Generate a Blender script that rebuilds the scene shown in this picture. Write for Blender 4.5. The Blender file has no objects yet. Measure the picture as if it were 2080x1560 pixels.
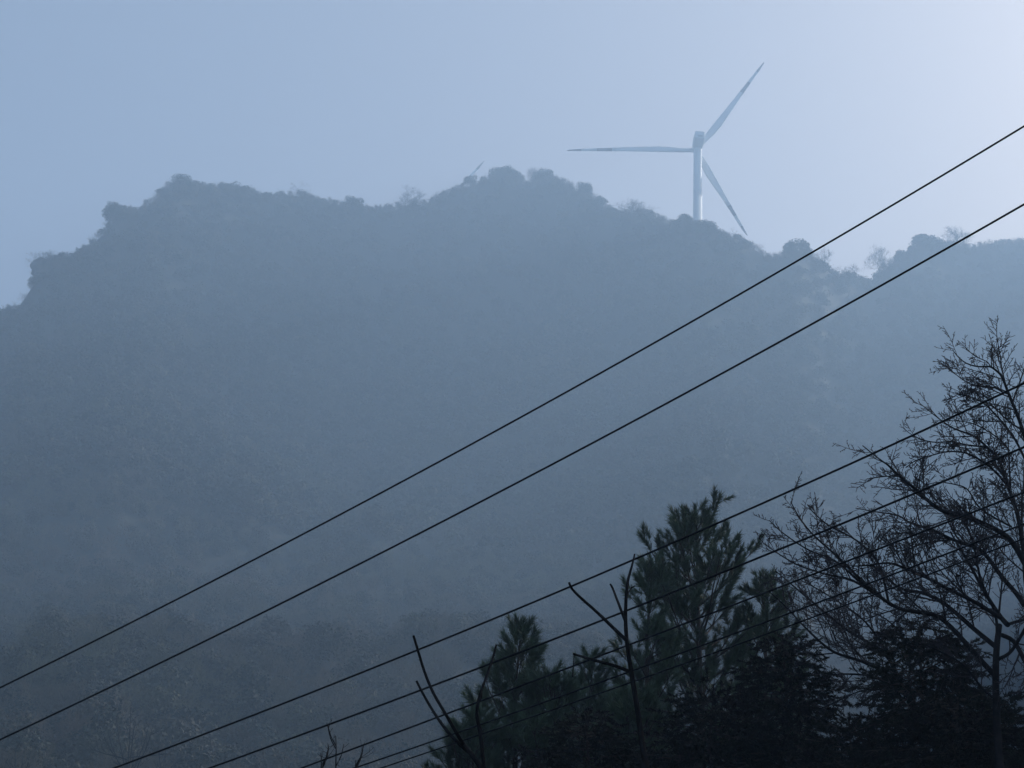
import bpy, math, random
import numpy as np
from mathutils import Vector

random.seed(7)
RNG = np.random.default_rng(11)
sc = bpy.context.scene
COL = sc.collection

# ------------------------------------------------------------------ camera
W, H, F = 2080.0, 1560.0, 3881.0          # photograph size and focal length in its pixels
PITCH, ROLL = math.radians(29.0), math.radians(3.1)
EYE = np.array([0.0, 0.0, 1.7])
_f = np.array([0, math.cos(PITCH), math.sin(PITCH)])
_r0 = np.array([1.0, 0, 0]); _u0 = np.cross(_r0, _f)
_r = _r0 * math.cos(ROLL) + _u0 * math.sin(ROLL)
_u = -_r0 * math.sin(ROLL) + _u0 * math.cos(ROLL)
cam = bpy.data.cameras.new("camera"); cam_o = bpy.data.objects.new("camera", cam); COL.objects.link(cam_o)
cam.sensor_width = 36; cam.lens = 36 * F / W; cam.clip_end = 20000; cam.clip_start = 0.1
from mathutils import Matrix
M = Matrix(((_r[0], _u[0], -_f[0], EYE[0]), (_r[1], _u[1], -_f[1], EYE[1]), (_r[2], _u[2], -_f[2], EYE[2]), (0, 0, 0, 1)))
cam_o.matrix_world = M
sc.camera = cam_o

def ray(px, py):
    px = np.asarray(px, float); py = np.asarray(py, float)
    d = _f + np.multiply.outer((px - W / 2) / F, _r) + np.multiply.outer((H / 2 - py) / F, _u)
    return d / np.linalg.norm(d, axis=-1, keepdims=True)
def at(px, py, dist):
    """world point seen at a place of the photograph, `dist` metres (horizontally) away"""
    d = ray(px, py)
    return EYE + d * (np.asarray(dist) / np.hypot(d[..., 0], d[..., 1]))[..., None]

# ------------------------------------------------------------------ light
SUN_AZ, SUN_EL = math.radians(51), math.radians(34.5)     # to the right of the view, beyond the ridge
w = bpy.data.worlds.new("World"); sc.world = w; w.use_nodes = True
nt = w.node_tree; bg = nt.nodes["Background"]
sky = nt.nodes.new("ShaderNodeTexSky"); sky.sky_type = 'NISHITA'; sky.sun_disc = False
sky.sun_elevation = SUN_EL; sky.sun_rotation = SUN_AZ
sky.air_density = 0.7; sky.dust_density = 7.0; sky.ozone_density = 0.1; sky.altitude = 400
nt.links.new(sky.outputs[0], bg.inputs[0]); bg.inputs[1].default_value = 0.07
sun = bpy.data.lights.new("sun", 'SUN'); sun_o = bpy.data.objects.new("sun", sun); COL.objects.link(sun_o)
sun.energy = 3.6; sun.angle = math.radians(0.5); sun.color = (1.0, 0.96, 0.90)
sd = Vector((math.sin(SUN_AZ) * math.cos(SUN_EL), math.cos(SUN_AZ) * math.cos(SUN_EL), math.sin(SUN_EL)))
sun_o.rotation_euler = sd.to_track_quat('Z', 'Y').to_euler(); sun_o.location = (300, 0, 900)
sc.view_settings.view_transform = 'Standard'; sc.view_settings.look = 'None'
sc.view_settings.exposure = 0.95; sc.view_settings.gamma = 1.0
sc.cycles.use_denoising = True
sc.cycles.volume_bounces = 1; sc.cycles.max_bounces = 5; sc.cycles.diffuse_bounces = 2
sc.cycles.volume_max_steps = 256

HAZE_DENSITY = 0.00115
HAZE_ANISO = 0.22
HAZE_COLOR = (0.505, 0.722, 1.0)

# ------------------------------------------------------------------ helpers
def tag(o, label=None, cat=None, group=None, kind=None):
    if label: o["label"] = label
    if cat: o["category"] = cat
    if group: o["group"] = group
    if kind: o["kind"] = kind
    return o
def empty(name, loc, label, cat, group=None):
    o = bpy.data.objects.new(name, None); COL.objects.link(o); o.location = tuple(float(c) for c in loc)
    o.empty_display_size = 0.3
    return tag(o, label, cat, group)
def mesh_obj(name, V, faces, mat, parent=None, smooth=False, tone=None):
    """faces: int array (n,3) or (n,4), or a list of such arrays; V in world space, kept so under a parent"""
    V = np.asarray(V, float)
    if parent is not None: V = V - np.array(parent.location)
    if isinstance(faces, np.ndarray): faces = [faces]
    faces = [np.asarray(f) for f in faces if len(f)]
    me = bpy.data.meshes.new(name)
    me.vertices.add(len(V)); me.vertices.foreach_set("co", V.astype(np.float32).ravel())
    tot = sum(f.size for f in faces); nf = sum(len(f) for f in faces)
    me.loops.add(tot); me.loops.foreach_set("vertex_index", np.concatenate([f.ravel() for f in faces]).astype(np.int32))
    lt = np.concatenate([np.full(len(f), f.shape[1]) for f in faces]); ls = np.concatenate([[0], np.cumsum(lt)[:-1]])
    me.polygons.add(nf); me.polygons.foreach_set("loop_start", ls.astype(np.int32))
    me.polygons.foreach_set("loop_total", lt.astype(np.int32))
    if smooth: me.polygons.foreach_set("use_smooth", np.ones(nf, bool))
    if tone is not None:
        a = me.attributes.new("tone", 'FLOAT_VECTOR', 'POINT'); a.data.foreach_set("vector", np.asarray(tone, np.float32).ravel())
    me.update(calc_edges=True)
    me.materials.append(mat)
    o = bpy.data.objects.new(name, me); COL.objects.link(o)
    if parent is not None: o.parent = parent
    return o

def material(name, col, rough=0.8, noise=None, col2=None, scale=3.0, spec=0.3, metallic=0.0, bump=0.0, attr=False):
    m = bpy.data.materials.new(name); m.use_nodes = True
    n = m.node_tree; b = n.nodes["Principled BSDF"]
    b.inputs["Roughness"].default_value = rough; b.inputs["Metallic"].default_value = metallic
    b.inputs["Specular IOR Level"].default_value = spec
    tc = n.nodes.new("ShaderNodeTexCoord")
    nz = n.nodes.new("ShaderNodeTexNoise"); nz.inputs["Scale"].default_value = scale; nz.inputs["Detail"].default_value = 6
    n.links.new(tc.outputs["Object"], nz.inputs["Vector"])
    mx = n.nodes.new("ShaderNodeMix"); mx.data_type = 'RGBA'
    rp = n.nodes.new("ShaderNodeMapRange"); rp.inputs[1].default_value = 0.35; rp.inputs[2].default_value = 0.65
    n.links.new(nz.outputs["Fac"], rp.inputs[0]); n.links.new(rp.outputs[0], mx.inputs["Factor"])
    c2 = col2 or tuple(c * 0.6 for c in col)
    mx.inputs["A"].default_value = (*col, 1); mx.inputs["B"].default_value = (*c2, 1)
    out = mx.outputs["Result"]
    if attr:
        at_ = n.nodes.new("ShaderNodeAttribute"); at_.attribute_name = "tone"
        mu = n.nodes.new("ShaderNodeMix"); mu.data_type = 'RGBA'; mu.blend_type = 'MULTIPLY'; mu.inputs["Factor"].default_value = 1
        n.links.new(out, mu.inputs["A"]); n.links.new(at_.outputs["Vector"], mu.inputs["B"]); out = mu.outputs["Result"]
    n.links.new(out, b.inputs["Base Color"])
    if bump:
        bp = n.nodes.new("ShaderNodeBump"); bp.inputs["Strength"].default_value = bump
        n.links.new(nz.outputs["Fac"], bp.inputs["Height"]); n.links.new(bp.outputs[0], b.inputs["Normal"])
    return m

MAT_HILL = material("hill_soil", (0.03, 0.032, 0.022), 0.95, scale=0.03, col2=(0.022, 0.026, 0.018), bump=0.3)
MAT_GROUND = material("valley_ground", (0.07, 0.075, 0.04), 0.95, scale=0.2, col2=(0.05, 0.045, 0.03), bump=0.3)
MAT_FOREST = material("forest_leaves", (0.054, 0.062, 0.04), 0.85, scale=0.02, col2=(0.064, 0.058, 0.042), attr=True)
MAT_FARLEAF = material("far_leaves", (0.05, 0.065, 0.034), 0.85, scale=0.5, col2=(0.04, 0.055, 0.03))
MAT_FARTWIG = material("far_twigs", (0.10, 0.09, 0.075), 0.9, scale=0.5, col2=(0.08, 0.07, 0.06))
MAT_ROCK = material("cliff_rock", (0.16, 0.15, 0.13), 0.9, scale=0.4, col2=(0.09, 0.09, 0.08), bump=0.6)
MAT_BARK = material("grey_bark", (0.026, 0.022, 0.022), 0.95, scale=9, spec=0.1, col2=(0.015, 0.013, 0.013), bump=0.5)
MAT_SHOOT = material("dark_bark", (0.02, 0.017, 0.017), 0.95, scale=14, spec=0.08, col2=(0.011, 0.010, 0.010), bump=0.5)
MAT_TWIG = material("twig_bark", (0.045, 0.034, 0.036), 0.9, scale=5, col2=(0.03, 0.023, 0.026))
MAT_PINEBARK = material("pine_bark", (0.08, 0.06, 0.045), 0.9, scale=10, col2=(0.045, 0.035, 0.03), bump=0.6)
MAT_NEEDLE = material("pine_needles", (0.11, 0.16, 0.085), 0.6, scale=1.2, col2=(0.075, 0.10, 0.06), spec=0.4)
MAT_FIR = material("fir_needles", (0.026, 0.028, 0.016), 0.8, scale=0.9, col2=(0.028, 0.019, 0.015), spec=0.15)
MAT_WIRE = material("cable_rubber", (0.008, 0.008, 0.011), 0.7, scale=30, col2=(0.013, 0.013, 0.015), spec=0.08)
MAT_WHITE = material("turbine_paint", (0.80, 0.81, 0.80), 0.7, scale=0.15, col2=(0.75, 0.76, 0.75), spec=0.2)
MAT_BAND = material("marking_paint", (0.17, 0.12, 0.12), 0.45, scale=0.3, col2=(0.14, 0.10, 0.10))
MAT_DARKGREY = material("nacelle_grille", (0.30, 0.31, 0.32), 0.5, scale=1, col2=(0.24, 0.25, 0.26))

# value noise
def _h(i, j, s):
    n = (i * 374761393 + j * 668265263 + s * 974711) & 0x7fffffff
    n = ((n ^ (n >> 13)) * 1274126177) & 0x7fffffff
    return ((n ^ (n >> 16)) & 0xffff) / 65535.0
def vnoise(x, y, s=0):
    x = np.asarray(x, float); y = np.asarray(y, float)
    i = np.floor(x).astype(np.int64); j = np.floor(y).astype(np.int64)
    u = x - i; v = y - j; u = u * u * (3 - 2 * u); v = v * v * (3 - 2 * v)
    return ((_h(i, j, s) * (1 - u) + _h(i + 1, j, s) * u) * (1 - v) + (_h(i, j + 1, s) * (1 - u) + _h(i + 1, j + 1, s) * u) * v) * 2 - 1
def fbm(x, y, o=4, s=0):
    r = 0; a = 1
    for k in range(o): r = r + a * vnoise(x * 2 ** k, y * 2 ** k, s + k); a *= 0.5
    return r

# ------------------------------------------------------------------ the mountain
SIL = [(-1500,1000),(-900,900),(-500,800),(-200,700),(-60,655),(0,631),(13,616),(37,610),(44,600),(54,579),(64,560),(66,530),(72,519),(94,509),(114,515),(151,509),(182,483),(199,465),(217,451),(224,435),
(236,416),(256,418),(266,411),(283,418),(300,398),(316,384),(343,372),(347,377),(357,366),(374,362),(411,371),(427,366),(471,372),(518,381),(545,392),(565,386),(616,384),(640,394),(670,401),
(700,406),(714,414),(720,410),(743,414),(755,418),(772,412),(789,415),(810,411),(815,402),(833,402),(850,402),(859,404),(873,399),(890,387),(928,371),(945,369),(957,361),(971,361),(981,353),
(1011,349),(1026,342),(1043,343),(1060,348),(1071,368),(1078,358),(1101,346),(1112,353),(1150,361),(1161,365),(1173,378),(1187,375),(1202,387),(1231,401),(1242,418),(1257,424),(1277,423),
(1299,425),(1319,422),(1339,430),(1360,443),(1377,446),(1391,443),(1407,453),(1432,453),(1440,458),(1452,455),(1460,462),(1486,468),(1510,475),(1527,490),(1544,495),(1556,507),(1564,511),
(1579,510),(1602,506),(1619,503),(1636,506),(1659,521),(1676,528),(1688,538),(1699,548),(1725,552),(1745,552),(1766,563),(1777,546),(1791,532),(1815,514),(1838,504),(1858,493),
(1881,486),(1910,492),(1921,490),(1941,489),(1970,492),(1999,489),(2028,486),(2048,481),(2080,481),(2300,455),(2500,450)]
_s = np.array(SIL, float)
_d = ray(_s[:, 0], _s[:, 1])
S_AZ = np.arctan2(_d[:, 0], _d[:, 1]); S_T = _d[:, 2] / np.hypot(_d[:, 0], _d[:, 1])
o_ = np.argsort(S_AZ); S_AZ = S_AZ[o_]; S_T = S_T[o_]; S_PX = _s[o_, 0]
# out of view the ridge goes on, shaped at right to block and admit sun
S_AZ = np.concatenate([[math.radians(-100)], S_AZ, np.radians([27, 38, 50, 65, 85, 110])])
S_T = np.concatenate([[0.30], S_T, [0.58, 0.61, 0.695, 0.72, 0.62, 0.45]])
def sil_t(az): return np.interp(az, S_AZ, S_T)
_fine = np.linspace(S_AZ[0], S_AZ[-1], 9000)
_t = sil_t(_fine); _k = 6
_mn = np.min([np.roll(_t, k) for k in range(-_k, _k + 1)], axis=0)
_mn = np.convolve(_mn, np.ones(15) / 15, 'same'); _mn[:20] = _t[:20]; _mn[-20:] = _t[-20:]
AZ0 = math.atan2(*ray(1420, 450)[:2])
D_AZ = [math.atan2(*ray(x, 500)[:2]) for x in (-600, 0, 400, 1050, 1420, 1620, 1960, 2250)]
D_V = [560, 610, 700, 780, 690, 725, 870, 950]
D_AZ = [-1.75] + D_AZ + [0.9, 1.4]; D_V = [500] + D_V + [740, 650]
def ridge_d(az): return np.interp(az, D_AZ, D_V)
P_S = [0, .095, .265, .42, .56, .64, .75, .86, .94, 1.0, 1.06, 1.2, 1.6, 2.4]
P_H = [0, .005, .115, .235, .355, .445, .575, .735, .875, 1.0, 1.0, .92, .62, .35]
def hill(x, y):
    az = np.arctan2(x, y); r = np.hypot(x, y)
    D = ridge_d(az); s = r / D
    top = np.interp(az, _fine, _mn) * D + EYE[2] - 2.8
    z = top * np.interp(s, P_S, P_H)
    win = np.clip((s - .12) * 4, 0, 1) * np.clip((0.985 - s) * 6, 0, 1)
    z = z + win * (12 * fbm(x / 130, y / 170, 3, 3) + 5 * (np.abs(fbm(az * 22, s * 2.5, 3, 9)) - .5) + 1.2 * fbm(x / 22, y / 22, 2, 5))
    return z
NA, NR = 620, 190
az = np.linspace(math.radians(-95), math.radians(105), NA)
sg = np.concatenate([np.linspace(0.06, 0.9, 120), np.linspace(0.905, 1.08, 40), np.linspace(1.1, 2.4, NR - 160)])
A, S = np.meshgrid(az, sg, indexing='ij'); R = S * ridge_d(A)
X = R * np.sin(A); Y = R * np.cos(A); Z = hill(X, Y)
V = np.stack([X, Y, Z], -1).reshape(-1, 3)
i, j = np.meshgrid(np.arange(NA - 1), np.arange(NR - 1), indexing='ij'); b_ = (i * NR + j).ravel()
q = np.stack([b_, b_ + 1, b_ + NR + 1, b_ + NR], -1)
tag(mesh_obj("mountain", V, q, MAT_HILL, smooth=True), kind="structure")
# valley floor
g = 2600.0
gx = np.linspace(-g, g, 60); GX, GY = np.meshgrid(gx, gx, indexing='ij')
GZ = 0.25 * fbm(GX / 40, GY / 40, 3, 21) - 0.3
i, j = np.meshgrid(np.arange(59), np.arange(59), indexing='ij'); b_ = (i * 60 + j).ravel()
tag(mesh_obj("ground", np.stack([GX, GY, GZ], -1).reshape(-1, 3), np.stack([b_, b_ + 60, b_ + 61, b_ + 1], -1), MAT_GROUND, smooth=True), kind="structure")
def ground_z(x, y): return float(max(hill(np.array(x), np.array(y)), -0.3)) if math.hypot(x, y) > 40 else -0.3

# ------------------------------------------------------------------ far tree shapes (unit height, unit width)
def tri_cloud(P, N, size, rng):
    """one small leaf-clump triangle at each P, roughly facing N"""
    n = len(P); t = rng.normal(size=(n, 3)); t /= np.linalg.norm(t, axis=1)[:, None]
    N = N + rng.normal(size=(n, 3)) * .6; N /= np.linalg.norm(N, axis=1)[:, None]
    a = np.cross(N, t); a /= np.linalg.norm(a, axis=1)[:, None] + 1e-9; c = np.cross(N, a)
    s = (size * rng.uniform(.6, 1.4, n))[:, None]
    V = np.stack([P + a * s, P - a * s * .5 + c * s * .87, P - a * s * .5 - c * s * .87], 1)
    return V.reshape(-1, 3)
def crown_template(rng, n=260, size=.055, dome=False, lumps=7):
    if dome:
        q_ = rng.normal(size=(14, 3)); q_ /= np.linalg.norm(q_, axis=1)[:, None]
        C = np.vstack([[[0, 0, .52]], np.array([0, 0, .52]) + q_ * (.33, .33, .30)]); Rr = np.concatenate([[.36], rng.uniform(.08, .15, 14)])
    else:
        C = np.stack([rng.uniform(-.27, .27, lumps), rng.uniform(-.27, .27, lumps), rng.uniform(.35, .8, lumps)], -1)
        C[0] = (0, 0, .82); Rr = rng.uniform(.15, .27, lumps)
    k = rng.choice(len(C), n, p=Rr ** 2 / (Rr ** 2).sum()); d = rng.normal(size=(n, 3)); d /= np.linalg.norm(d, axis=1)[:, None]
    P = C[k] + d * (Rr[k] * rng.uniform(.6, 1.13, n))[:, None]
    P[:, 2] = np.maximum(P[:, 2], .08); P[:, 2] /= P[:, 2].max()
    return tri_cloud(P, d, size, rng)
def stick(p, q_, w, rng):
    d = q_ - p; a = np.cross(d, rng.normal(size=3)); a *= w / (np.linalg.norm(a) + 1e-9)
    return [p + a, p - a, q_]
def bare_template(rng, n=150, wd=.008, lv0=4):
    out = []
    def go(p, d, L, w, lv):
        e = p + d * L; out.extend(stick(p, e, w, rng))
        if lv == 0: return
        for k in range(3 if lv > 1 else 4):
            nd = d + rng.normal(size=3) * .55 + np.array([0, 0, .18]); nd /= np.linalg.norm(nd)
            go(p + d * L * rng.uniform(.55, 1), nd, L * rng.uniform(.6, .85), w * .66, lv - 1)
    for k in range(4):
        d = np.array([rng.normal() * .42, rng.normal() * .42, 1.0]); d /= np.linalg.norm(d)
        go(np.zeros(3), d, .36, wd * 2.2, lv0)
    V = np.array(out); V[:, 2] -= V[:, 2].min(); V /= V[:, 2].max(); V[:, :2] *= 1.0
    return V
tr = np.random.default_rng(5)
EVER = [crown_template(tr, 300, .06) for _ in range(6)]
EVER_FINE = [crown_template(tr, 900, .034, lumps=9) for _ in range(6)]
BARE = [bare_template(tr, wd=.007, lv0=4) for _ in range(4)]
FUZZ = [bare_template(tr, wd=.012, lv0=5) for _ in range(4)]

def inst(T, x, y, z, w, h, rot):
    c, s = math.cos(rot), math.sin(rot)
    V = np.empty_like(T); V[:, 0] = (T[:, 0] * c - T[:, 1] * s) * w + x; V[:, 1] = (T[:, 0] * s + T[:, 1] * c) * w + y; V[:, 2] = T[:, 2] * h + z
    return V

# distinct trees standing on the ridge: px, tip py, width px, height px, kind, metres behind (+) the ridge, label
RIDGE_TREES = [
 (94, 509, 62, 40, 'bare', 0, "wispy leafless tree on the knob at the far left end of the ridge"),
 (236, 416, 34, 34, 'ever', 0, "rounded dense tree on the step of the left slope, lower left of the left summit"),
 (343, 366, 16, 34, 'bare', 0, "thin spiky little tree on the left shoulder of the left summit"),
 (374, 364, 52, 26, 'ever', 0, "dense round tree crowning the highest point of the left summit"),
 (598, 381, 74, 34, 'bare', 0, "pale leafless tree on the long ridge between left summit and saddle"),
 (722, 408, 34, 22, 'ever', 0, "small dark round tree at the low saddle, left of the pale round tree"),
 (833, 386, 58, 42, 'bare', 2, "pale round leafless tree standing above the saddle between the two summits"),
 (957, 358, 24, 22, 'ever', 0, "small knobbly tree touching the far turbine's blade tip"),
 (1030, 341, 58, 38, 'ever', 0, "broad dense tree on top of the middle summit, left of the notch"),
 (1079, 341, 30, 40, 'bare', 2, "wispy leafless tree rising beside the notch of the middle summit"),
 (1104, 345, 34, 34, 'ever', 0, "dense tree on the middle summit just right of the wispy leafless tree"),
 (1187, 373, 28, 26, 'ever', 0, "small round tree on the slope falling right of the middle summit"),
 (1290, 418, 70, 30, 'bare', 2, "pale leafless tree on the ledge between the middle summit and turbine tower"),
 (1391, 440, 30, 28, 'ever', 0, "spiky dark tree directly left of the turbine tower foot"),
 (1427, 450, 54, 28, 'ever', -5, "round tree hiding the foot of the near turbine's tower"),
 (1619, 491, 54, 36, 'dome', 0, "big smooth dome shaped tree on the ridge crossed by the uppermost wire"),
 (1672, 507, 50, 50, 'bare', 2, "pale leafless tree leaning just right of the dome shaped tree"),
 (1718, 539, 60, 34, 'bare', 0, "low pale leafless tree at the left lip of the deep notch"),
 (1792, 502, 66, 58, 'bare', 0, "tall lacy leafless tree at the right lip of the deep notch"),
 (1881, 486, 62, 32, 'dome', 0, "dense rounded tree topping the right hand ridge between the wires"),
 (1940, 480, 54, 30, 'bare', 0, "pale flat topped leafless tree right of the rounded tree, on the right ridge"),
]
spans = []
for (px, py, wp, hp, kd, off, label) in RIDGE_TREES:
    dd = ray(px, py); a0 = math.atan2(dd[0], dd[1]); D = float(ridge_d(a0)) + off
    p = at(px, py, D); ppm = F / np.linalg.norm(p - EYE)
    wd = wp / ppm; gz = float(hill(p[0], p[1])) - .5
    h = max(hp / ppm / math.cos(math.radians(33)), p[2] - gz); base = p[2] - h
    if kd != 'bare': wd = max(wd, .95 * h)
    rr = np.random.default_rng(int(px))
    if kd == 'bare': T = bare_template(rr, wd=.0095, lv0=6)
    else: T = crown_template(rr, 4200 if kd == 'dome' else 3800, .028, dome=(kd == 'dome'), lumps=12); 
    if kd == 'dome':
        T[:, 2] = (T[:, 2] - .1) / .93
    T = T.copy(); ex = np.percentile(T[:, 2], 99.8); T[:, 2] /= ex
    half = np.percentile(np.abs(T[:, 0]), 97); T[:, :2] *= .5 / half
    e = empty("leafless_tree" if kd == 'bare' else "evergreen_tree", (p[0], p[1], base), label, "tree",
              "leafless trees on the mountain ridge" if kd == 'bare' else "leafy trees on the mountain ridge")
    V = inst(T, p[0], p[1], base, wd * 1.02, h, 0)
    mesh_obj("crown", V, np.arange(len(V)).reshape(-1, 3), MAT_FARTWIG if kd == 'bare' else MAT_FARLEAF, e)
    k = 6; an = np.arange(k) * 2 * math.pi / k
    ring = np.stack([np.cos(an), np.sin(an), 0 * an], -1)
    tw = .16 if kd == 'bare' else .22
    TV = np.concatenate([ring * tw * 1.3 + (p[0], p[1], base - 1), ring * tw * .5 + (p[0], p[1], base + h * .5)])
    TF = np.array([[i, (i + 1) % k, k + (i + 1) % k, k + i] for i in range(k)])
    mesh_obj("trunk", TV, TF, MAT_BARK, e)
    spans.append((a0, wp * .45 / F / math.cos(math.radians(33))))

# the forest: everything else that covers the slopes, nobody could count it
def build_forest():
    rng = np.random.default_rng(21)
    Vs = []; Ts = []
    def add(T, x, y, z, w, h, tone):
        V = inst(T, x, y, z, w, h, rng.uniform(0, 6.28)); Vs.append(V); Ts.append(np.tile(tone, (len(V), 1)))
    GREEN = np.array([1.0, 1.0, 1.0]); DARK = np.array([.62, .75, .72]); OLIVE = np.array([1.35, 1.25, .95]); BROWN = np.array([1.75, 1.4, 1.25]); PALE = np.array([1.7, 1.55, 1.2])
    # crest trees whose tips follow the skyline
    a = math.radians(-19)
    while a < math.radians(22):
        for row in range(2):
            aa = a + rng.uniform(-.001, .001); D = float(ridge_d(aa)) + rng.uniform(-9, 4)
            x, y = D * math.sin(aa), D * math.cos(aa); gz = float(hill(x, y)) - .6
            wd = rng.uniform(2.2, 5.2)
            # the tip must stay under the skyline over the crown's whole width
            ha = wd * .3 / D; tt = min(float(sil_t(aa - ha)), float(sil_t(aa)) , float(sil_t(aa + ha)))
            tip = tt * D + EYE[2] - abs(rng.normal()) * .8 - (rng.random() < .3) * 1.0
            h = tip - gz
            if any(abs(aa - s0) < hw for s0, hw in spans) : h = min(h, 5.5)
            if h < 1.2: continue
            if rng.random() < .58: add((BARE, FUZZ)[rng.integers(2)][rng.integers(4)], x, y, gz, wd * 1.5, h * 1.03, BROWN)
            else: add(EVER_FINE[rng.integers(6)], x, y, gz, wd * 1.25, h, (GREEN, DARK, OLIVE)[rng.integers(3)] * rng.uniform(.8, 1.2))
        a += 1.5 / 720
    # slopes
    n = 0
    while n < 14200:
        aa = math.radians(rng.uniform(-19.5, 22)); r_ = math.sqrt(rng.uniform(.25 ** 2, 1.0)) if n < 8200 else rng.uniform(.2, .55) if n < 10800 else rng.uniform(.35, .85); D = float(ridge_d(aa)) * r_
        x, y = D * math.sin(aa), D * math.cos(aa); z = float(hill(x, y)) - .6
        n += 1
        patch = float(fbm(x / 90, y / 90, 3, 44)); near = D < 430
        wd = rng.uniform(4.2, 8.0); h = wd * rng.uniform(.75, 1.15)
        if r_ > .96: h = min(h, 3.5)
        u = rng.random()
        if near:
            wd *= .75; h = wd * rng.uniform(.8, 1.3)
            if u < .62: add(FUZZ[rng.integers(4)], x, y, z, wd * 1.1, h, (BROWN, PALE)[int(patch > 0)] * rng.uniform(.8, 1.25)); continue
        if u < .18 + .22 * (patch > .25): add(BARE[rng.integers(4)], x, y, z, wd, h * 1.1, BROWN * rng.uniform(.8, 1.1))
        elif patch > .1 and u < .62: add((EVER_FINE if near else EVER)[rng.integers(6)], x, y, z, wd * 1.2, h, PALE * rng.uniform(.6, 1.0))
        else: add((EVER_FINE if near else EVER)[rng.integers(6)], x, y, z, wd * 1.25, h, (GREEN, DARK, OLIVE)[rng.integers(3)] * rng.uniform(.75, 1.25))
    V = np.concatenate(Vs); T = np.concatenate(Ts)
    o = mesh_obj("forest", V, np.arange(len(V)).reshape(-1, 3), MAT_FOREST, tone=T)
    tag(o, "dense mixed woodland covering the hazy mountain slopes", "forest", kind="stuff")
    print("forest tris", len(V) // 3)
build_forest()

# weathered crag at the left end of the ridge
def crag(px, py, wpx, hpx, D, label):
    c = at(px, py, D); ppm = F / np.linalg.norm(c - EYE)
    nu, nv = 22, 16; rr = np.random.default_rng(3)
    U, Vv = np.meshgrid(np.linspace(0, 2 * math.pi, nu, endpoint=False), np.linspace(0.02, math.pi - .02, nv), indexing='ij')
    rad = 1 + .22 * fbm(np.cos(U) * 2 + 5, Vv * 2.2 + np.sin(U), 3, 8)
    P = np.stack([np.cos(U) * np.sin(Vv) * wpx / ppm / 2, np.sin(U) * np.sin(Vv) * 5, np.cos(Vv) * hpx / ppm / 2], -1) * rad[..., None] + c
    i, j = np.meshgrid(np.arange(nu), np.arange(nv - 1), indexing='ij')
    q = np.stack([i * nv + j, i * nv + j + 1, ((i + 1) % nu) * nv + j + 1, ((i + 1) % nu) * nv + j], -1).reshape(-1, 4)
    tag(mesh_obj("rock_outcrop", P.reshape(-1, 3), q, MAT_ROCK), label, "rock")
crag(84, 546, 44, 34, float(ridge_d(S_AZ[15])) , "overhanging dark crag below the knob at the far left end of the ridge")

# ------------------------------------------------------------------ wind turbines
def ring_loft(rings, close=True):
    n = len(rings[0]); V = np.concatenate(rings); Fq = []
    for a in range(len(rings) - 1):
        for k in range(n): Fq.append([a * n + k, a * n + (k + 1) % n, (a + 1) * n + (k + 1) % n, (a + 1) * n + k])
    faces = [np.array(Fq)]
    if close: faces += [np.array([list(range(n))[::-1]]), np.array([[(len(rings) - 1) * n + k for k in range(n)]])]
    return V, faces
def blade(root, tip, normal, sgn, parent, bend=1.2):
    """tapered aerofoil blade with two painted bands; trailing edge on the clockwise side"""
    ax = tip - root; L = np.linalg.norm(ax); ax = ax / L
    n = normal - ax * normal.dot(ax); n /= np.linalg.norm(n); te = np.cross(ax, n) * sgn
    sp = [0, .03, .08, .14, .2, .28, .38, .5, .58, .645, .645, .70, .765, .765, .83, .89, .89, .95, 1.0]
    ch = np.interp(sp, [0, .05, .14, .23, .30, .5, .75, .93, 1.0], [2.1, 2.2, 3.1, 3.9, 3.6, 2.6, 1.7, 1.2, .5])
    th = np.interp(sp, [0, .06, .2, .5, 1], [2.3, 2.1, 1.25, .6, .12])
    tw = np.radians(np.interp(sp, [0, .2, .5, 1], [16, 14, 6, 0]))
    le = np.interp(sp, [0, .1, .3, 1], [.5, .42, .30, .30])
    prof_u = np.array([0, .03, .12, .3, .55, .8, 1, .8, .55, .3, .12, .03]); prof_v = np.array([0, .25, .42, .5, .38, .18, 0, -.12, -.28, -.42, -.4, -.25])
    rings = []
    for s, c, t, a, l in zip(sp, ch, th, tw, le):
        cen = root + ax * L * s - n * 0 + normal * (bend * (s ** 2 - s))
        ct = te * math.cos(a) + n * math.sin(a); cn = n * math.cos(a) - te * math.sin(a)
        k = np.clip(1 - s / .1, 0, 1)   # round root
        an = np.linspace(math.pi, -math.pi, 13)[:-1]
        u_ = (prof_u - l) * (1 - k) + k * .5 * np.cos(an); v_ = prof_v * (1 - k) + k * .5 * np.sin(an)
        rings.append(cen + np.outer(u_ * c, ct) + np.outer(v_ * t, cn))
    bV, bF = ring_loft(rings)
    b = mesh_obj("blade", bV, bF, MAT_WHITE, parent, smooth=True)
    me = b.data; me.materials.append(MAT_BAND)
    nrm = len(rings[0]); idx = []
    for a in range(len(rings) - 1):
        m_ = 1 if (sp[a] >= .89 or (.645 <= sp[a] < .765)) and sp[a + 1] > sp[a] else 0
        idx += [m_] * nrm
    idx += [0, 1]; me.polygons.foreach_set("material_index", idx)
    return b
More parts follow.
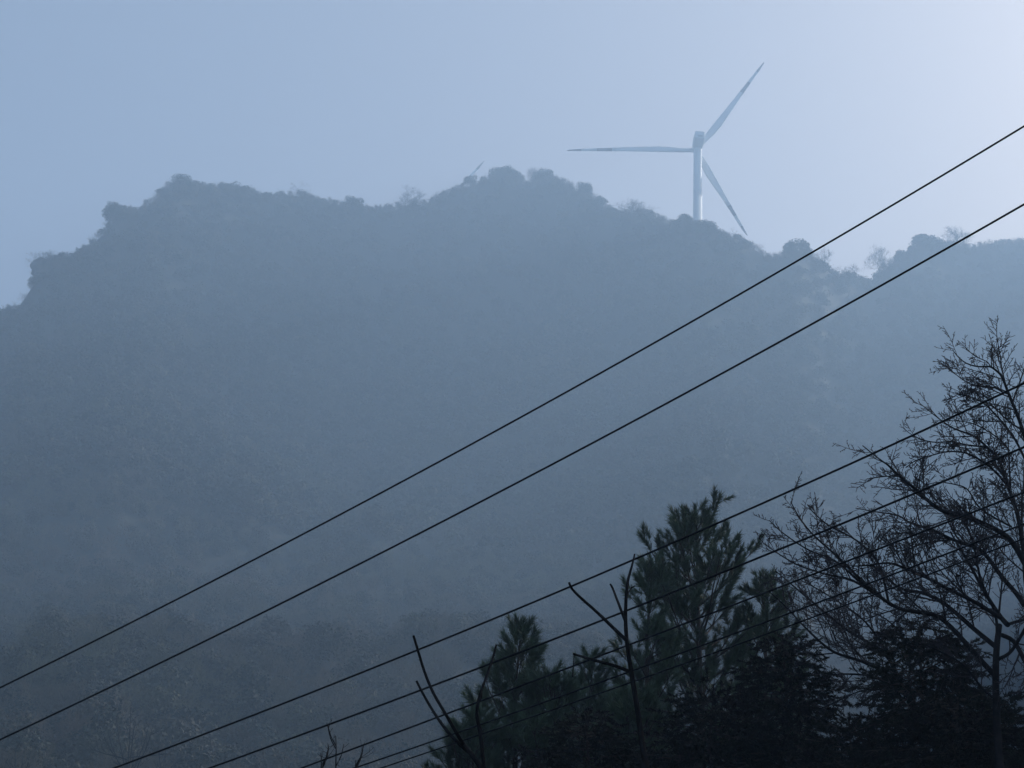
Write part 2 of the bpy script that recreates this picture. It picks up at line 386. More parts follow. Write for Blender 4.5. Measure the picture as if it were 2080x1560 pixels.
def turbine(hub_px, hub_py, D, tips, yaw, label, tower_px):
    hub = at(hub_px, hub_py, D)
    azv = math.atan2(hub[0], hub[1]) - yaw
    fwd = np.array([math.sin(azv), math.cos(azv), 0.0]); side = np.array([math.cos(azv), -math.sin(azv), 0.0]); up = np.array([0, 0, 1.0])
    tilt = math.radians(4); nrm = fwd * math.cos(tilt) + up * math.sin(tilt); upn = up * math.cos(tilt) - fwd * math.sin(tilt)
    T = hub - nrm * 4.0; T[2] = hub[2] - 2.2
    gz = float(hill(T[0], T[1])) - 1
    e = empty("wind_turbine", (T[0], T[1], gz), label, "wind turbine", "wind turbines behind the ridge")
    k = 40; an = np.arange(k) * 2 * math.pi / k; Ht = T[2] - gz
    rings = []
    for f_ in (0, .25, .25, .5, .5, .75, .75, .985, 1.0):
        rad = 2.55 - .62 * f_
        rings.append(np.stack([np.cos(an) * rad, np.sin(an) * rad, 0 * an + gz + Ht * f_], -1) + (T[0], T[1], 0))
    TV, TF = ring_loft(rings); mesh_obj("tower", TV, TF, MAT_WHITE, e, smooth=True)
    for f_ in (.25, .5, .75):
        rad = 2.55 - .62 * f_ + .06
        rg = [np.stack([np.cos(an) * rad, np.sin(an) * rad, 0 * an + gz + Ht * f_ + dz], -1) + (T[0], T[1], 0) for dz in (-.12, .12)]
        v_, f2 = ring_loft(rg); mesh_obj("flange", v_, f2, MAT_WHITE, e)
    # nacelle: rounded box lofted along the shaft axis
    def sect(yy, hw, z0, z1, r=.5):
        pts = []
        for (sx, sz) in ((1, 1), (-1, 1), (-1, -1), (1, -1)):
            for t in range(4):
                a = math.atan2(sz, sx) + (t - 1.5) * math.radians(26)
                pts.append((sx * (hw - r) + r * math.cos(a), (z1 - r if sz > 0 else z0 + r) + r * math.sin(a)))
        return np.array([T + nrm * yy + side * u_ + upn * v_ for u_, v_ in pts])
    rings = [sect(-9.6, 2.1, .55, 3.8, .4), sect(-9.2, 2.4, .25, 4.15), sect(-4, 2.5, .05, 4.3), sect(1.5, 2.4, .05, 4.2), sect(2.4, 1.6, .6, 3.6)]
    v_, f2 = ring_loft(rings); nc = mesh_obj("nacelle", v_, f2, MAT_WHITE, e)
    def boxm(y0, y1, x0, x1, z0, z1, name, mat, par):
        c = [T + nrm * yy + side * xx + upn * zz for yy in (y0, y1) for xx in (x0, x1) for zz in (z0, z1)]
        f_ = np.array([[0, 1, 3, 2], [4, 6, 7, 5], [0, 4, 5, 1], [2, 3, 7, 6], [0, 2, 6, 4], [1, 5, 7, 3]])
        return mesh_obj(name, np.array(c), f_, mat, par)
    v = boxm(-9.66, -9.58, -1.2, 1.2, 1.0, 1.9, "vent", MAT_DARKGREY, e)
    boxm(-8.2, -7.0, -1.8, 1.8, 4.15, 4.85, "cooler", MAT_DARKGREY, e)
    # hub with rounded nose
    hr = [];
    for yy, rad in ((-1.7, 1.25), (-1.4, 1.75), (0, 1.95), (1.0, 1.7), (1.8, 1.1), (2.2, .35)):
        hr.append(hub + nrm * yy + np.outer(np.cos(an) * rad, side) + np.outer(np.sin(an) * rad, upn))
    v_, f2 = ring_loft(hr); mesh_obj("hub", v_, f2, MAT_WHITE, e, smooth=True)
    for (tx, ty) in tips:
        d = ray(tx, ty); t = (hub - EYE).dot(nrm) / d.dot(nrm); tip = EYE + d * t
        ax = (tip - hub); L = np.linalg.norm(ax); ax /= L
        print("blade length", round(L, 1))
        blade(hub + ax * 1.6, tip, nrm, -1, e)
    return e
turbine(1415, 305, 760, [(1152, 306), (1551, 127), (1518, 478)], math.radians(7), "near white wind turbine whose tower and three blades stand clear of the ridge", 1421)
turbine(838, 482, 905, [(983, 327), (600, 505), (930, 660)], math.radians(7), "far wind turbine showing only one blade tip above the middle summit's left shoulder", 0)

# ------------------------------------------------------------------ overhead wires
def tube(P, Rr, k=6):
    P = np.asarray(P, float); n = len(P)
    t = np.gradient(P, axis=0); t /= np.linalg.norm(t, axis=1)[:, None] + 1e-12
    ref = np.array([0.31, 0.2, 0.93]); a = np.cross(t, ref); bad = np.linalg.norm(a, axis=1) < .1
    a[bad] = np.cross(t[bad], (1, 0, 0)); a /= np.linalg.norm(a, axis=1)[:, None]; c = np.cross(t, a)
    an = np.arange(k) * 2 * math.pi / k
    V = P[:, None, :] + (a[:, None, :] * np.cos(an)[None, :, None] + c[:, None, :] * np.sin(an)[None, :, None]) * np.asarray(Rr, float)[:, None, None]
    i, j = np.meshgrid(np.arange(n - 1), np.arange(k), indexing='ij')
    Fq = np.stack([i * k + j, i * k + (j + 1) % k, (i + 1) * k + (j + 1) % k, (i + 1) * k + j], -1).reshape(-1, 4)
    return V.reshape(-1, 3), Fq
class Tubes:
    def __init__(s): s.V = []; s.F = []; s.n = 0
    def add(s, P, R, k=4):
        v, f = tube(P, R, k); s.V.append(v); s.F.append(f + s.n); s.n += len(v)
    def build(s, name, mat, parent): return mesh_obj(name, np.concatenate(s.V), np.concatenate(s.F), mat, parent, smooth=True)
WIRES = [
 ([(0, 1396.5), (800, 989), (1233, 750), (1480, 609), (1875, 380), (2080, 257)], 22, 31, .0165, "uppermost black wire, crossing the sky above the dome shaped tree"),
 ([(0, 1502), (800, 1112), (1480, 749), (2080, 416)], 22, 31, .0170, "second black wire from the top, passing over the right hand ridge"),
 ([(227, 1560), (600, 1421), (800, 1343), (1200, 1173), (1500, 1041), (1688, 960), (2080, 780)], 20, 29, .0150, "third black wire from the top, crossing the tip of the tall pine"),
 ([(423, 1560), (800, 1425), (1229, 1257), (1661, 1081), (1969, 960), (2080, 906)], 20, 29, .0150, "fourth black wire from the top, through the upper half of the tall pine"),
 ([(604, 1560), (800, 1493), (923, 1447), (1138, 1362), (1542, 1206), (1913, 1065), (2080, 1001)], 20.5, 29, .0135, "fifth black wire from the top, first of the three lowest close together"),
 ([(721, 1560), (893, 1500), (1270, 1369), (1615, 1240), (2000, 1096), (2080, 1064)], 20.8, 29, .0120, "sixth black wire, middle of the three lowest close together"),
 ([(775, 1560), (903, 1516), (1297, 1382), (1777, 1206), (2000, 1125), (2080, 1094)], 21.2, 29.5, .0105, "lowest thin black wire, under all the others"),
]
for pts, dr, dl, rad, label in WIRES:
    p = np.array(pts, float); co = np.polyfit(p[:, 0], p[:, 1], 2)
    xs = np.linspace(-400, 2600, 90); ys = np.polyval(co, xs)
    # distance falls from left to right so that the wire is straight in plan
    inv = np.interp(xs, [-900, 0, 2080, 3000], [0, 1 / dl, 1 / dr, 0]); sl = (1 / dr - 1 / dl) / 2080
    D = 1 / np.maximum(1 / dl + sl * xs, .01)
    P = at(xs, ys, D)
    # the spans run on beyond both sides of the view, towards poles out of sight
    tl = P[0] - P[4]; tl /= np.linalg.norm(tl); tr_ = P[-1] - P[-5]; tr_ /= np.linalg.norm(tr_)
    P = np.vstack([P[0] + tl * 30, P[0] + tl * 12, P, P[-1] + tr_ * 8, P[-1] + tr_ * 16, P[-1] + tr_ * 26])
    v, f = tube(P, np.full(len(P), rad * .88), 8)
    tag(mesh_obj("power_line", v, f, MAT_WIRE, smooth=True), label, "power line", "black wires slanting across the view")

# ------------------------------------------------------------------ leafless trees grown from traced limbs
def to3d(pts, D, rng, depth=0.0, phase=0.0):
    p = np.array(pts, float); n = len(p); t = np.linspace(0, 1, n)
    m = max(2, 3 * n - 2); ti = np.linspace(0, 1, m)
    # smooth the traced line a little
    xi = np.interp(ti, t, p[:, 0]); yi = np.interp(ti, t, p[:, 1])
    if m > 4:
        for _ in range(2):
            xi[1:-1] = (xi[:-2] + 2 * xi[1:-1] + xi[2:]) / 4; yi[1:-1] = (yi[:-2] + 2 * yi[1:-1] + yi[2:]) / 4
    dd = D + depth * ti
    return at(xi, yi, dd + .12 * np.sin(ti * 7 + phase))
def smoothpath(p, d, L, rng, nseg, up, wob):
    P = [p]; d = d / np.linalg.norm(d)
    for k in range(nseg):
        d = d + rng.normal(size=3) * wob + np.array([0, 0, up]); d /= np.linalg.norm(d)
        P.append(P[-1] + d * L / nseg)
    return np.array(P)
def perp(d, rng):
    a = np.cross(d, rng.normal(size=3)); return a / (np.linalg.norm(a) + 1e-9)
def sprout(TB, P, Rr, rng, levels, spacing, L0, up=.14, wob=.14, ang=(.55, .95), start=.15, minr=.0035, bias=None):
    """side twigs along path P, each with twigs of its own"""
    seg = np.linalg.norm(np.diff(P, axis=0), axis=1); cum = np.concatenate([[0], np.cumsum(seg)]); tot = cum[-1]
    s = tot * start + rng.uniform(0, spacing)
    while s < tot:
        k = min(np.searchsorted(cum, s) - 1, len(P) - 2); k = max(k, 0); u = (s - cum[k]) / max(seg[k], 1e-6)
        p = P[k] * (1 - u) + P[k + 1] * u; d = (P[k + 1] - P[k]) / max(seg[k], 1e-6); r = Rr[k] * (1 - u) + Rr[k + 1] * u
        a = rng.uniform(*ang); nd = d * math.cos(a) + perp(d, rng) * math.sin(a)
        if bias is not None: nd = nd + bias
        L = L0 * rng.uniform(.5, 1.15) * (1 - .62 * s / tot)
        r0 = max(min(r * .62, .006 + L * .011), minr)
        ns = 6 if L > .8 else 4 if L > .3 else 3
        Q = smoothpath(p, nd, L, rng, ns, up, wob); QR = np.linspace(r0, minr * .8, len(Q))
        TB.add(Q, QR, 4 if L > .8 else 3)
        if levels > 1: sprout(TB, Q, QR, rng, levels - 1, spacing * (.5 if levels > 2 else .62), L * .5, up, wob * 1.25, ang, .12, minr, bias)
        s += spacing * rng.uniform(.6, 1.4)
def bare_tree(name, label, trunk, limbs, D, seed, levels=3, spacing=.34, L0=1.15, mat=None, group=None, minr=.0035, twig_mat=None, cat="tree", slim=1.0, up=.12):
    """trunk / limbs: (points in the photograph, radius at start, radius at end, depth change)"""
    rng = np.random.default_rng(seed)
    pts, r0, r1, dep = trunk; r0 *= slim; r1 *= slim
    P = to3d(pts, D, rng, dep); base = P[0].copy(); gz = ground_z(base[0], base[1])
    # carry the trunk down to the ground
    low = [np.array([base[0] + .15 * math.sin(k), base[1], gz - .3 + (base[2] - gz + .3) * k / 6]) for k in range(6)]
    e = empty(name, (base[0], base[1], gz), label, cat, group)
    P = np.vstack([np.array(low), P]); Rr = np.concatenate([np.linspace(r0 * 1.45, r0 * 1.02, 6), np.linspace(r0, r1, len(P) - 6)])
    T = Tubes(); T.add(P, Rr, 9); T.build("trunk", mat or MAT_BARK, e)
    TW = Tubes()
    for (pts, a, b, dep, d0) in limbs:
        a0 = a; a *= slim; b = min(b, a)
        Q = to3d(pts, D + d0, rng, dep, rng.uniform(0, 6)); QR = np.linspace(a, b, len(Q))
        B = Tubes(); B.add(Q, QR, 7)
        kf = 1.0 if levels < 3 else min(1.0, max(.22, a0 / .06))
        sprout(TW if levels > 2 else B, Q, QR, rng, levels if kf > .4 else levels - 1, spacing * max(.5, min(1, kf + .15)), L0 * kf, minr=minr, wob=.075, up=up)
        B.build("branch", mat or MAT_BARK, e)
    if levels > 2: TW.build("twigs", twig_mat or MAT_TWIG, e)
    return e
LA = [
 # (points, r start, r end, depth change, depth offset)
 ([(2047,1269),(2034,1256),(2020,1235),(1998,1200),(1970,1147),(1947,1108),(1930,1080)], .075, .012, 1.0, .1),
 ([(2022,1373),(1989,1338),(1960,1304),(1931,1272),(1903,1248),(1867,1243),(1828,1239),(1790,1215),(1767,1195),(1735,1165),(1713,1141),(1680,1112),(1647,1083),(1622,1050),(1606,1019)], .075, .008, -1.5, 0),
 ([(1767,1195),(1740,1178),(1713,1150),(1680,1130),(1647,1121),(1611,1098),(1580,1075),(1563,1057)], .035, .007, .6, -1),
 ([(1790,1215),(1730,1175),(1690,1170),(1652,1159),(1616,1147),(1575,1121),(1550,1103)], .035, .007, 1.2, -1),
 ([(1805,1225),(1790,1150),(1767,1119),(1728,1088),(1688,1073),(1650,1040),(1640,1025)], .035, .007, 1.2, -.8),
 ([(1838,1154),(1815,1110),(1800,1095),(1790,1090),(1805,1080),(1822,1064)], .02, .006, .8, -.6),
 ([(2024,1315),(1982,1281),(1931,1235),(1900,1213),(1860,1200),(1838,1200),(1805,1180),(1775,1150)], .07, .012, 1.2, .1),
 ([(2034,1256),(1983,1223),(1932,1200),(1881,1172),(1838,1154),(1805,1141),(1767,1149),(1730,1150)], .06, .009, -1.6, .1),
 ([(2080,1230),(2065,1205),(2034,1172),(1998,1118),(1970,1108),(1932,1096),(1894,1075),(1860,1066),(1843,1060),(1825,1045),(1779,1040),(1738,1032)], .07, .008, 1.4, .3),
 ([(1932,1096),(1905,1100),(1885,1100),(1860,1110),(1830,1120),(1800,1118)], .022, .006, -.8, .8),
 ([(2090,1160),(2060,1103),(2034,1080),(1990,1060),(1958,1047),(1912,1040),(1881,1014),(1856,989),(1825,966),(1805,945),(1789,935),(1752,905)], .085, .008, -1.2, -.2),
 ([(1881,1014),(1866,991),(1868,963),(1880,950),(1900,935)], .02, .005, .8, -.8),
 ([(1825,966),(1800,968),(1777,968),(1751,985),(1740,992)], .014, .005, -.5, -1),
 ([(2055,1070),(2020,1052),(1983,1029),(1968,991),(1937,983),(1907,978),(1880,985)], .03, .006, .8, -.2),
 ([(2110,1000),(2092,930),(2080,881),(2067,843),(2054,812),(2044,787),(2035,762),(2023,752),(2011,743),(1990,746),(1961,739),(1942,721),(1935,710)], .06, .006, -.8, .1),
 ([(2011,743),(2006,734),(1981,725),(1965,710),(1945,691)], .016, .005, .5, -.6),
 ([(2014,745),(2013,720),(2036,700),(2050,691)], .016, .005, .2, -.6),
 ([(2044,787),(2052,770),(2065,752),(2078,745)], .015, .005, .4, -.3),
 ([(2048,800),(2035,796),(2019,785),(1990,786),(1967,779),(1948,766),(1927,748),(1911,731)], .026, .005, .9, -.4),
 ([(2085,940),(2069,904),(2046,868),(2019,839),(2002,821),(1981,808),(1954,802),(1927,795)], .035, .005, -.9, .2),
 ([(2083,1150),(2070,1050),(2053,1005),(2040,965),(2031,933),(2004,908),(1981,885),(1942,873),(1923,862),(1900,845),(1867,818)], .06, .006, 1.0, 0),
 ([(2004,908),(1961,904),(1933,896),(1894,900),(1856,887),(1835,870)], .026, .005, -.9, .5),
 ([(2050,915),(2038,898),(2010,877),(1971,856),(1923,854),(1895,855)], .024, .005, .8, -.1),
 ([(2045,985),(2020,955),(1990,933),(1961,918),(1923,916),(1885,927),(1858,935),(1840,950)], .034, .006, -1.0, .2),
 ([(2060,1020),(2050,985),(2026,950),(2015,925),(2020,890)], .03, .006, .6, .2),
 ([(2095,1250),(2080,1180),(2078,1100),(2074,1040),(2080,970),(2090,900)], .05, .010, .9, .5),
 ([(2047,1269),(2065,1262),(2090,1258),(2130,1235)], .045, .02, .5, .1),
 ([(2035,1290),(2060,1300),(2078,1335),(2100,1380)], .06, .07, .2, .1),
 ([(2024,1315),(2026,1280),(2022,1240),(1996,1190),(1985,1150),(1975,1090),(1960,1060)], .05, .008, .8, .1),
 ([(2022,1420),(1995,1400),(1960,1350),(1925,1330),(1880,1310)], .035, .008, -.8, 0),
 ([(2024,1340),(2050,1330),(2070,1300),(2085,1270),(2120,1210)], .05, .02, -.6, 0),
]
bare_tree("leafless_tree", "big leafless tree at the right edge, its twiggy limbs reaching up left through the wires",
          ([(2040,1640),(2030,1560),(2024,1455),(2022,1373),(2024,1315),(2030,1270)], .115, .075, 0), LA, 28.0, 3, levels=3, spacing=.15, L0=1.5, minr=.0054, slim=.58, up=.05)
LB = [
 ([(1850,1420),(1803,1366),(1748,1341),(1692,1327),(1653,1292),(1628,1267),(1590,1225),(1560,1200)], .06, .008, -1, 0),
 ([(1840,1410),(1805,1329),(1762,1304),(1715,1278),(1676,1244),(1640,1215),(1600,1180),(1575,1160)], .06, .008, 1, 0),
 ([(1805,1329),(1760,1260),(1700,1220),(1650,1190),(1610,1170)], .035, .007, .8, .5),
 ([(1850,1420),(1780,1372),(1715,1368),(1670,1372),(1640,1390)], .04, .007, 1.2, 0),
 ([(1860,1430),(1800,1400),(1750,1400),(1700,1425),(1665,1440)], .03, .007, -1.2, 0),
 ([(1692,1327),(1660,1330),(1630,1325),(1605,1300)], .02, .006, .8, -.5),
 ([(1845,1400),(1850,1330),(1835,1290),(1800,1255),(1760,1240)], .04, .008, .7, 0),
]
bare_tree("leafless_tree", "leafless tree between the two dark firs, fanning fine branches toward the tall pine",
          ([(1900,1640),(1880,1540),(1860,1450),(1850,1400)], .12, .07, 0), LB, 33.0, 8, levels=3, spacing=.155, L0=1.6, minr=.0058, slim=.62, up=.08)
# stubby pruned shoots in front
bare_tree("pruned_tree", "dark pruned tree with a single upright stem in front of the tall pine",
  ([(1330,1640),(1308,1540),(1295,1440),(1283,1370),(1272,1300),(1270,1240),(1274,1180),(1284,1150),(1289,1126)], .052, .013, 0),
  [([(1272,1300),(1245,1275),(1215,1245),(1180,1215),(1160,1195),(1156,1183)], .030, .012, -.5, 0),
   ([(1270,1262),(1262,1240),(1250,1210),(1245,1195),(1240,1187)], .024, .011, .4, 0),
   ([(1281,1365),(1250,1352),(1210,1342),(1185,1335),(1165,1328)], .030, .012, .3, 0),
   ([(1166,1330),(1165,1350),(1163,1375)], .008, .005, .1, .3),
   ([(1272,1215),(1280,1195),(1290,1190)], .012, .006, .1, 0)],
  19.0, 5, levels=1, spacing=.55, L0=.11, mat=MAT_SHOOT, group="pruned trees in the foreground", slim=.68)
bare_tree("pruned_tree", "dark leaning pruned tree with three knobbly shoots left of the small pine",
  ([(1040,1700),(1000,1600),(965,1540),(935,1505)], .045, .03, 0),
  [([(940,1510),(925,1485),(905,1450),(880,1410),(862,1365),(850,1325),(840,1292)], .027, .012, -.4, 0),
   ([(955,1530),(925,1505),(900,1475),(880,1445),(862,1415),(846,1383)], .027, .012, .4, 0),
   ([(985,1580),(975,1480),(966,1450),(975,1410),(988,1375),(1002,1335),(1008,1310)], .030, .010, .3, 0),
   ([(966,1450),(970,1432),(980,1415),(978,1395)], .010, .006, .3, .1)],
  18.0, 6, levels=1, spacing=.5, L0=.10, mat=MAT_SHOOT, group="pruned trees in the foreground", slim=.68)
def sapling(px, py, D, hpx, label, seed, r=.012):
    rr = np.random.default_rng(seed); n = 5
    pts = [(px + rr.uniform(-3, 3), 1640 - (1640 - py) * k / n) for k in range(n)] + [(px, py)]
    limbs = []
    for k in range(3):
        y0 = py + hpx * rr.uniform(.25, .9); s_ = rr.choice([-1, 1])
        limbs.append(([(px, y0), (px + s_ * 12, y0 - 22), (px + s_ * 16, y0 - 45)], r * .6, .004, .3, 0))
    bare_tree("sapling", label, (pts, r, .005, 0), limbs, D, seed, levels=2, spacing=.3, L0=.28, mat=MAT_SHOOT, group="thin saplings at the bottom edge", minr=.003)
sapling(682, 1495, 21, 70, "taller of the thin bare saplings poking up at the bottom edge, left of the pines", 31)
sapling(652, 1530, 21, 40, "short thin bare sapling just left of the taller sapling at the bottom edge", 32)
sapling(722, 1545, 22, 30, "lowest bare sapling tip just right of the taller sapling at the bottom edge", 33)

# hazy leafless trees on the foothill, lower left
def foothill_tree(px, top, D, wpx, label, seed):
    rr = np.random.default_rng(seed); b = 1620
    trunk = ([(px + 4, b), (px + 2, (b + top) / 2 + 60), (px, (b + top) / 2 + 20)], .22, .13, 0)
    limbs = []
    for k in range(9):
        u = (k / 8 - .5) * 2; tx = px + u * wpx * .5; tx += rr.uniform(-9, 9); ty = top + 60 * abs(u) ** 1.5 + rr.uniform(-10, 26)
        y0 = (b + top) / 2 + rr.uniform(0, 80)
        limbs.append(([(px, y0), (px + (tx - px) * .45, y0 + (ty - y0) * .4), (px + (tx - px) * .8, y0 + (ty - y0) * .7), (tx, ty)], .055, .016, rr.uniform(-2, 2), 0))
    bare_tree("leafless_tree", label, trunk, limbs, D, seed, levels=2, spacing=.5, L0=1.9, group="leafless trees on the lower slope", minr=.016)
foothill_tree(258, 1445, 150, 150, "dim leafless tree at the bottom left, under the third wire's end", 41)
foothill_tree(30, 1530, 150, 90, "dim leafless crown at the very bottom left corner", 42)
foothill_tree(335, 1520, 170, 70, "small dim leafless tree just right of the dim leafless tree at bottom left", 43)

# ------------------------------------------------------------------ conifers
def tuft_tris(P, Dn, n_need, nl, nw, al, spread, rng):
    """needles of many shoots at once: P shoot start (m,3), Dn shoot direction (m,3)"""
    m = len(P); Pn = np.repeat(P, n_need, 0); D = np.repeat(Dn, n_need, 0)
    t = rng.uniform(0, 1, (m * n_need, 1))
    r = rng.normal(size=(m * n_need, 3)); a = np.cross(D, r); a /= np.linalg.norm(a, axis=1)[:, None] + 1e-9
    an = rng.uniform(spread[0], spread[1], (m * n_need, 1)) * (1.15 - .6 * t)
    nd = D * np.cos(an) + a * np.sin(an)
    b = Pn + D * (al * t); L = nl * rng.uniform(.7, 1.15, (m * n_need, 1)); wv = np.cross(nd, rng.normal(size=nd.shape)); wv /= np.linalg.norm(wv, axis=1)[:, None] + 1e-9
    tip = b + nd * L; tip[:, 2] -= (L[:, 0] ** 2) * .6
    return np.stack([b + wv * nw, b - wv * nw, tip], 1).reshape(-1, 3)
def conifer(name, label, px, top_py, D, prof, zlen, seed, needle, bark, kind='pine', lean=0.0, group=None, dens=1.0, thin=0.0):
    """prof: crown radius (m) against metres below the tip"""
    rng = np.random.default_rng(seed)
    tip = at(px, top_py + (34 if kind == 'pine' else 12), D); gz = ground_z(tip[0], tip[1])
    e = empty(name, (tip[0], tip[1], gz), label, "tree", group)
    Ht = tip[2] - gz; n = 14
    zz = np.linspace(0, 1, n); TP = np.stack([tip[0] + lean * (1 - zz) ** 1.3 + .10 * np.sin(zz * 9 + seed), tip[1] + .1 * np.cos(zz * 7 + seed), gz - .3 + (Ht + .3) * zz], -1); TP[-1] = tip
    r0 = .012 * Ht; TR = np.interp(zz, [0, .1, 1], [r0 * 1.3, r0, .014])
    T = Tubes(); T.add(TP, TR, 9); T.build("trunk", bark, e)
    B = Tubes(); SP = []; SD = []
    z = .15; az_ = rng.uniform(0, 6)
    wh = .30 if kind == 'pine' else .2
    while z < zlen:
        R0 = float(np.interp(z, [p[0] for p in prof], [p[1] for p in prof]))
        nb = int(round((5 if kind == 'pine' else 7) * dens))
        for k in range(nb):
            if rng.random() < thin: continue
            a = az_ + 2 * math.pi * k / nb + rng.uniform(-.35, .35)
            L = R0 * (rng.uniform(.35, 1.3) if kind == 'pine' else rng.uniform(.5, 1.25))
            if L < .1: L = .1
            hz = gz + Ht - z + rng.uniform(-.12, .12); f_ = (hz - gz) / Ht
            p = np.array([np.interp(f_, zz, TP[:, 0]), np.interp(f_, zz, TP[:, 1]), hz])
            el = (rng.uniform(.45, .95) - .05 * z) if kind == 'pine' else rng.uniform(-.05, .35) - .05 * z
            d = np.array([math.cos(a) * math.cos(el), math.sin(a) * math.cos(el), math.sin(el)])
            Q = smoothpath(p, d, L, rng, 6, .10 if kind == 'pine' else -.03, .07)
            br = .008 + .010 * L; B.add(Q, np.linspace(br, .006, len(Q)), 5)
            # side shoots
            st = .17 if kind == 'pine' else .11
            s_ = L * (.30 if kind == 'pine' else .12); m_ = 0
            while s_ < L:
                u = s_ / L * 6; ki = min(int(u), 5); pp = Q[ki] + (Q[ki + 1] - Q[ki]) * (u - ki); dd = Q[ki + 1] - Q[ki]; dd /= np.linalg.norm(dd)
                sdv = np.cross(dd, (0, 0, 1.0)) * (1 if m_ % 2 else -1); sdv /= np.linalg.norm(sdv) + 1e-9
                sl = min(.62, .42 * (L - s_) + .16) * rng.uniform(.6, 1.2)
                nd = dd * .75 + sdv * .75 + np.array([0, 0, (.42 if kind == 'pine' else -.12)]) + rng.normal(size=3) * .22
                Q2 = smoothpath(pp, nd, sl, rng, 3, .10 if kind == 'pine' else -.04, .1); B.add(Q2, np.linspace(.008, .004, 4), 3)
                d2 = Q2[3] - Q2[2]; d2 /= np.linalg.norm(d2)
                al = .16 if kind == 'pine' else .20
                nn = max(1, int(sl / al)) if kind != 'pine' else (2 if sl > .34 else 1)
                for q_ in range(nn):
                    SP.append(Q2[3] - d2 * al * q_ * .95); SD.append(d2)
                m_ += 1; s_ += st * rng.uniform(.7, 1.3)
            d2 = Q[6] - Q[5]; d2 /= np.linalg.norm(d2); SP.append(Q[6] - d2 * .05); SD.append(d2)
        az_ += .9; z += wh * rng.uniform(.75, 1.25) * (1 if z > 1 else .8)
    SP.append(tip - (0, 0, .15)); SD.append(np.array([0, 0, 1.0]))
    B.build("branches", bark, e)
    SP = np.array(SP); SD = np.array(SD)
    if kind == 'pine': V = tuft_tris(SP, SD, 84, .20, .0085, .24, (.22, 1.0), rng)
    else: V = tuft_tris(SP, SD, 44, .085, .011, .26, (.5, 1.3), rng)
    mesh_obj("foliage", V, np.arange(len(V)).reshape(-1, 3), needle, e)
    print(name, "shoots", len(SP))
    return e
PG = "pine trees in the foreground"; FG = "dark firs in the foreground"
conifer("pine_tree", "tall pine with brushy upturned shoots, tip crossed by the third wire", 1414, 1036, 38,
        [(0, .18), (.4, .75), (1.2, 1.05), (2, 1.5), (3, 1.95), (4.5, 2.2), (7, 2.5)], 7.5, 51, MAT_NEEDLE, MAT_PINEBARK, group=PG, thin=.22)
conifer("pine_tree", "shorter pine left of the upright pruned stem, tip beside the third and fourth wires", 1058, 1250, 36,
        [(0, .08), (.7, .42), (1.5, .8), (2.5, 1.35), (4, 1.9), (6, 2.2)], 5.5, 52, MAT_NEEDLE, MAT_PINEBARK, group=PG)
conifer("pine_tree", "slender sparse pine just left of the tall pine, behind the upright pruned stem", 1325, 1128, 36.5,
        [(0, .1), (.6, .4), (1.5, .6), (3, .9), (6, 1.2)], 6, 53, MAT_NEEDLE, MAT_PINEBARK, group=PG, thin=.35)
conifer("pine_tree", "small sparse pine in the gap between the shorter pine and the upright pruned stem", 1203, 1312, 37,
        [(0, .1), (.8, .45), (1.6, .7), (3, 1.1), (5, 1.4)], 4.5, 54, MAT_NEEDLE, MAT_PINEBARK, group=PG, thin=.3)
conifer("pine_tree", "low dark pine at the bottom left end of the row, behind the leaning pruned tree", 962, 1432, 35,
        [(0, .15), (.6, .5), (1.2, .8), (3, 1.2)], 3, 55, MAT_NEEDLE, MAT_PINEBARK, group=PG)
conifer("pine_tree", "pine on the right flank of the tall pine, beside bare branches", 1545, 1140, 38.5,
        [(0, .1), (.6, .35), (1.5, .7), (3, 1.0), (6, 1.4)], 6, 56, MAT_NEEDLE, MAT_PINEBARK, group=PG, thin=.2)
conifer("pine_tree", "dark pine filling the gap between the shorter pine and the small sparse pine, lower down", 1125, 1365, 35.5,
        [(0, .2), (.6, .7), (1.5, 1.1), (3, 1.5)], 3.6, 63, MAT_NEEDLE, MAT_PINEBARK, group=PG, thin=.1)
conifer("pine_tree", "low pine directly behind the foot of the upright pruned stem", 1290, 1395, 35,
        [(0, .2), (.6, .7), (1.5, 1.1), (3, 1.5)], 3.2, 64, MAT_NEEDLE, MAT_PINEBARK, group=PG, thin=.1)
conifer("fir_tree", "dark brownish fir right of the tall pine, below the last digits of the wires' bundle", 1590, 1290, 34,
        [(0, .2), (.6, .75), (1.5, 1.1), (3, 1.5), (5, 1.7)], 4.5, 57, MAT_FIR, MAT_PINEBARK, kind='fir', group=FG)
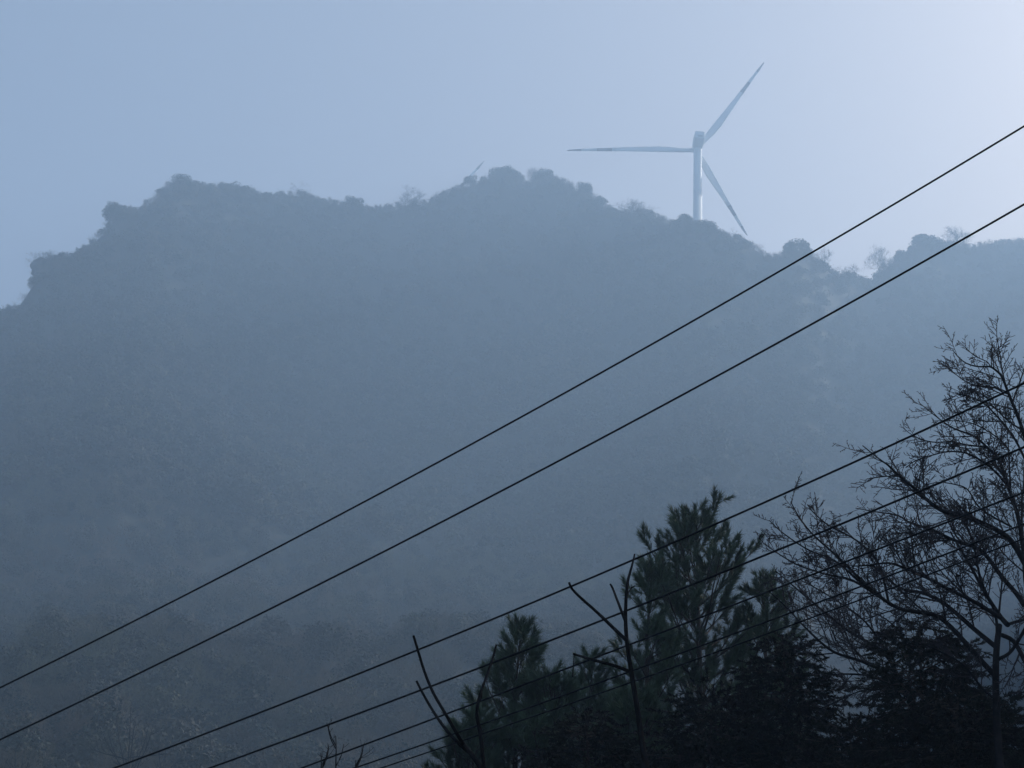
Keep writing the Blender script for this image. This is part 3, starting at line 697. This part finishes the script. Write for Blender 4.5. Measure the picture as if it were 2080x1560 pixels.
conifer("fir_tree", "broad blackish fir between the fan shaped bare tree and the big leafless tree", 1868, 1262, 31,
        [(0, .3), (.6, .85), (1.5, 1.25), (3, 1.7), (5, 2.1)], 4.5, 58, MAT_FIR, MAT_PINEBARK, kind='fir', group=FG, dens=1.2)
conifer("fir_tree", "low dark fir in front of the tall pine, at the middle of the bottom edge", 1450, 1390, 33,
        [(0, .3), (.6, .9), (1.5, 1.3), (3, 1.7)], 3.5, 59, MAT_FIR, MAT_PINEBARK, kind='fir', group=FG)
conifer("fir_tree", "low dark fir at the bottom right corner beneath the big leafless tree", 2010, 1430, 30,
        [(0, .3), (.6, .8), (1.5, 1.2), (3, 1.7)], 3.2, 60, MAT_FIR, MAT_PINEBARK, kind='fir', group=FG)
conifer("fir_tree", "lowest dark fir filling the hollow between the brownish fir and the broad fir", 1725, 1455, 32,
        [(0, .3), (.5, .8), (1.5, 1.2), (3, 1.6)], 2.6, 61, MAT_FIR, MAT_PINEBARK, kind='fir', group=FG)
conifer("fir_tree", "low dark fir between the broad fir and the bottom right corner, before the big trunk", 1945, 1405, 29.2,
        [(0, .3), (.5, .8), (1.5, 1.2), (3, 1.5)], 3.0, 65, MAT_FIR, MAT_PINEBARK, kind='fir', group=FG)
conifer("fir_tree", "low dark fir under the small sparse pine, left of the upright pruned stem's foot", 1190, 1440, 33,
        [(0, .3), (.5, .8), (1.5, 1.3), (3, 1.6)], 2.6, 62, MAT_FIR, MAT_PINEBARK, kind='fir', group=FG)

# ------------------------------------------------------------------ hazy air
bpy.ops.mesh.primitive_cube_add(size=1)
hz = bpy.context.object; hz.name = "haze"; hz.data.name = "haze"
top = 660.0
hz.scale = (5600, 5600, top + 12); hz.location = (0, 0, (top - 12) / 2)
hm = bpy.data.materials.new("haze"); hm.use_nodes = True
n = hm.node_tree; n.nodes.remove(n.nodes["Principled BSDF"])
pv = n.nodes.new("ShaderNodeVolumePrincipled"); pv.inputs["Density"].default_value = HAZE_DENSITY
pv.inputs["Color"].default_value = (*HAZE_COLOR, 1); pv.inputs["Anisotropy"].default_value = HAZE_ANISO
n.links.new(pv.outputs[0], n.nodes["Material Output"].inputs["Volume"])
hz.data.materials.append(hm)
tag(hz, kind="stuff")
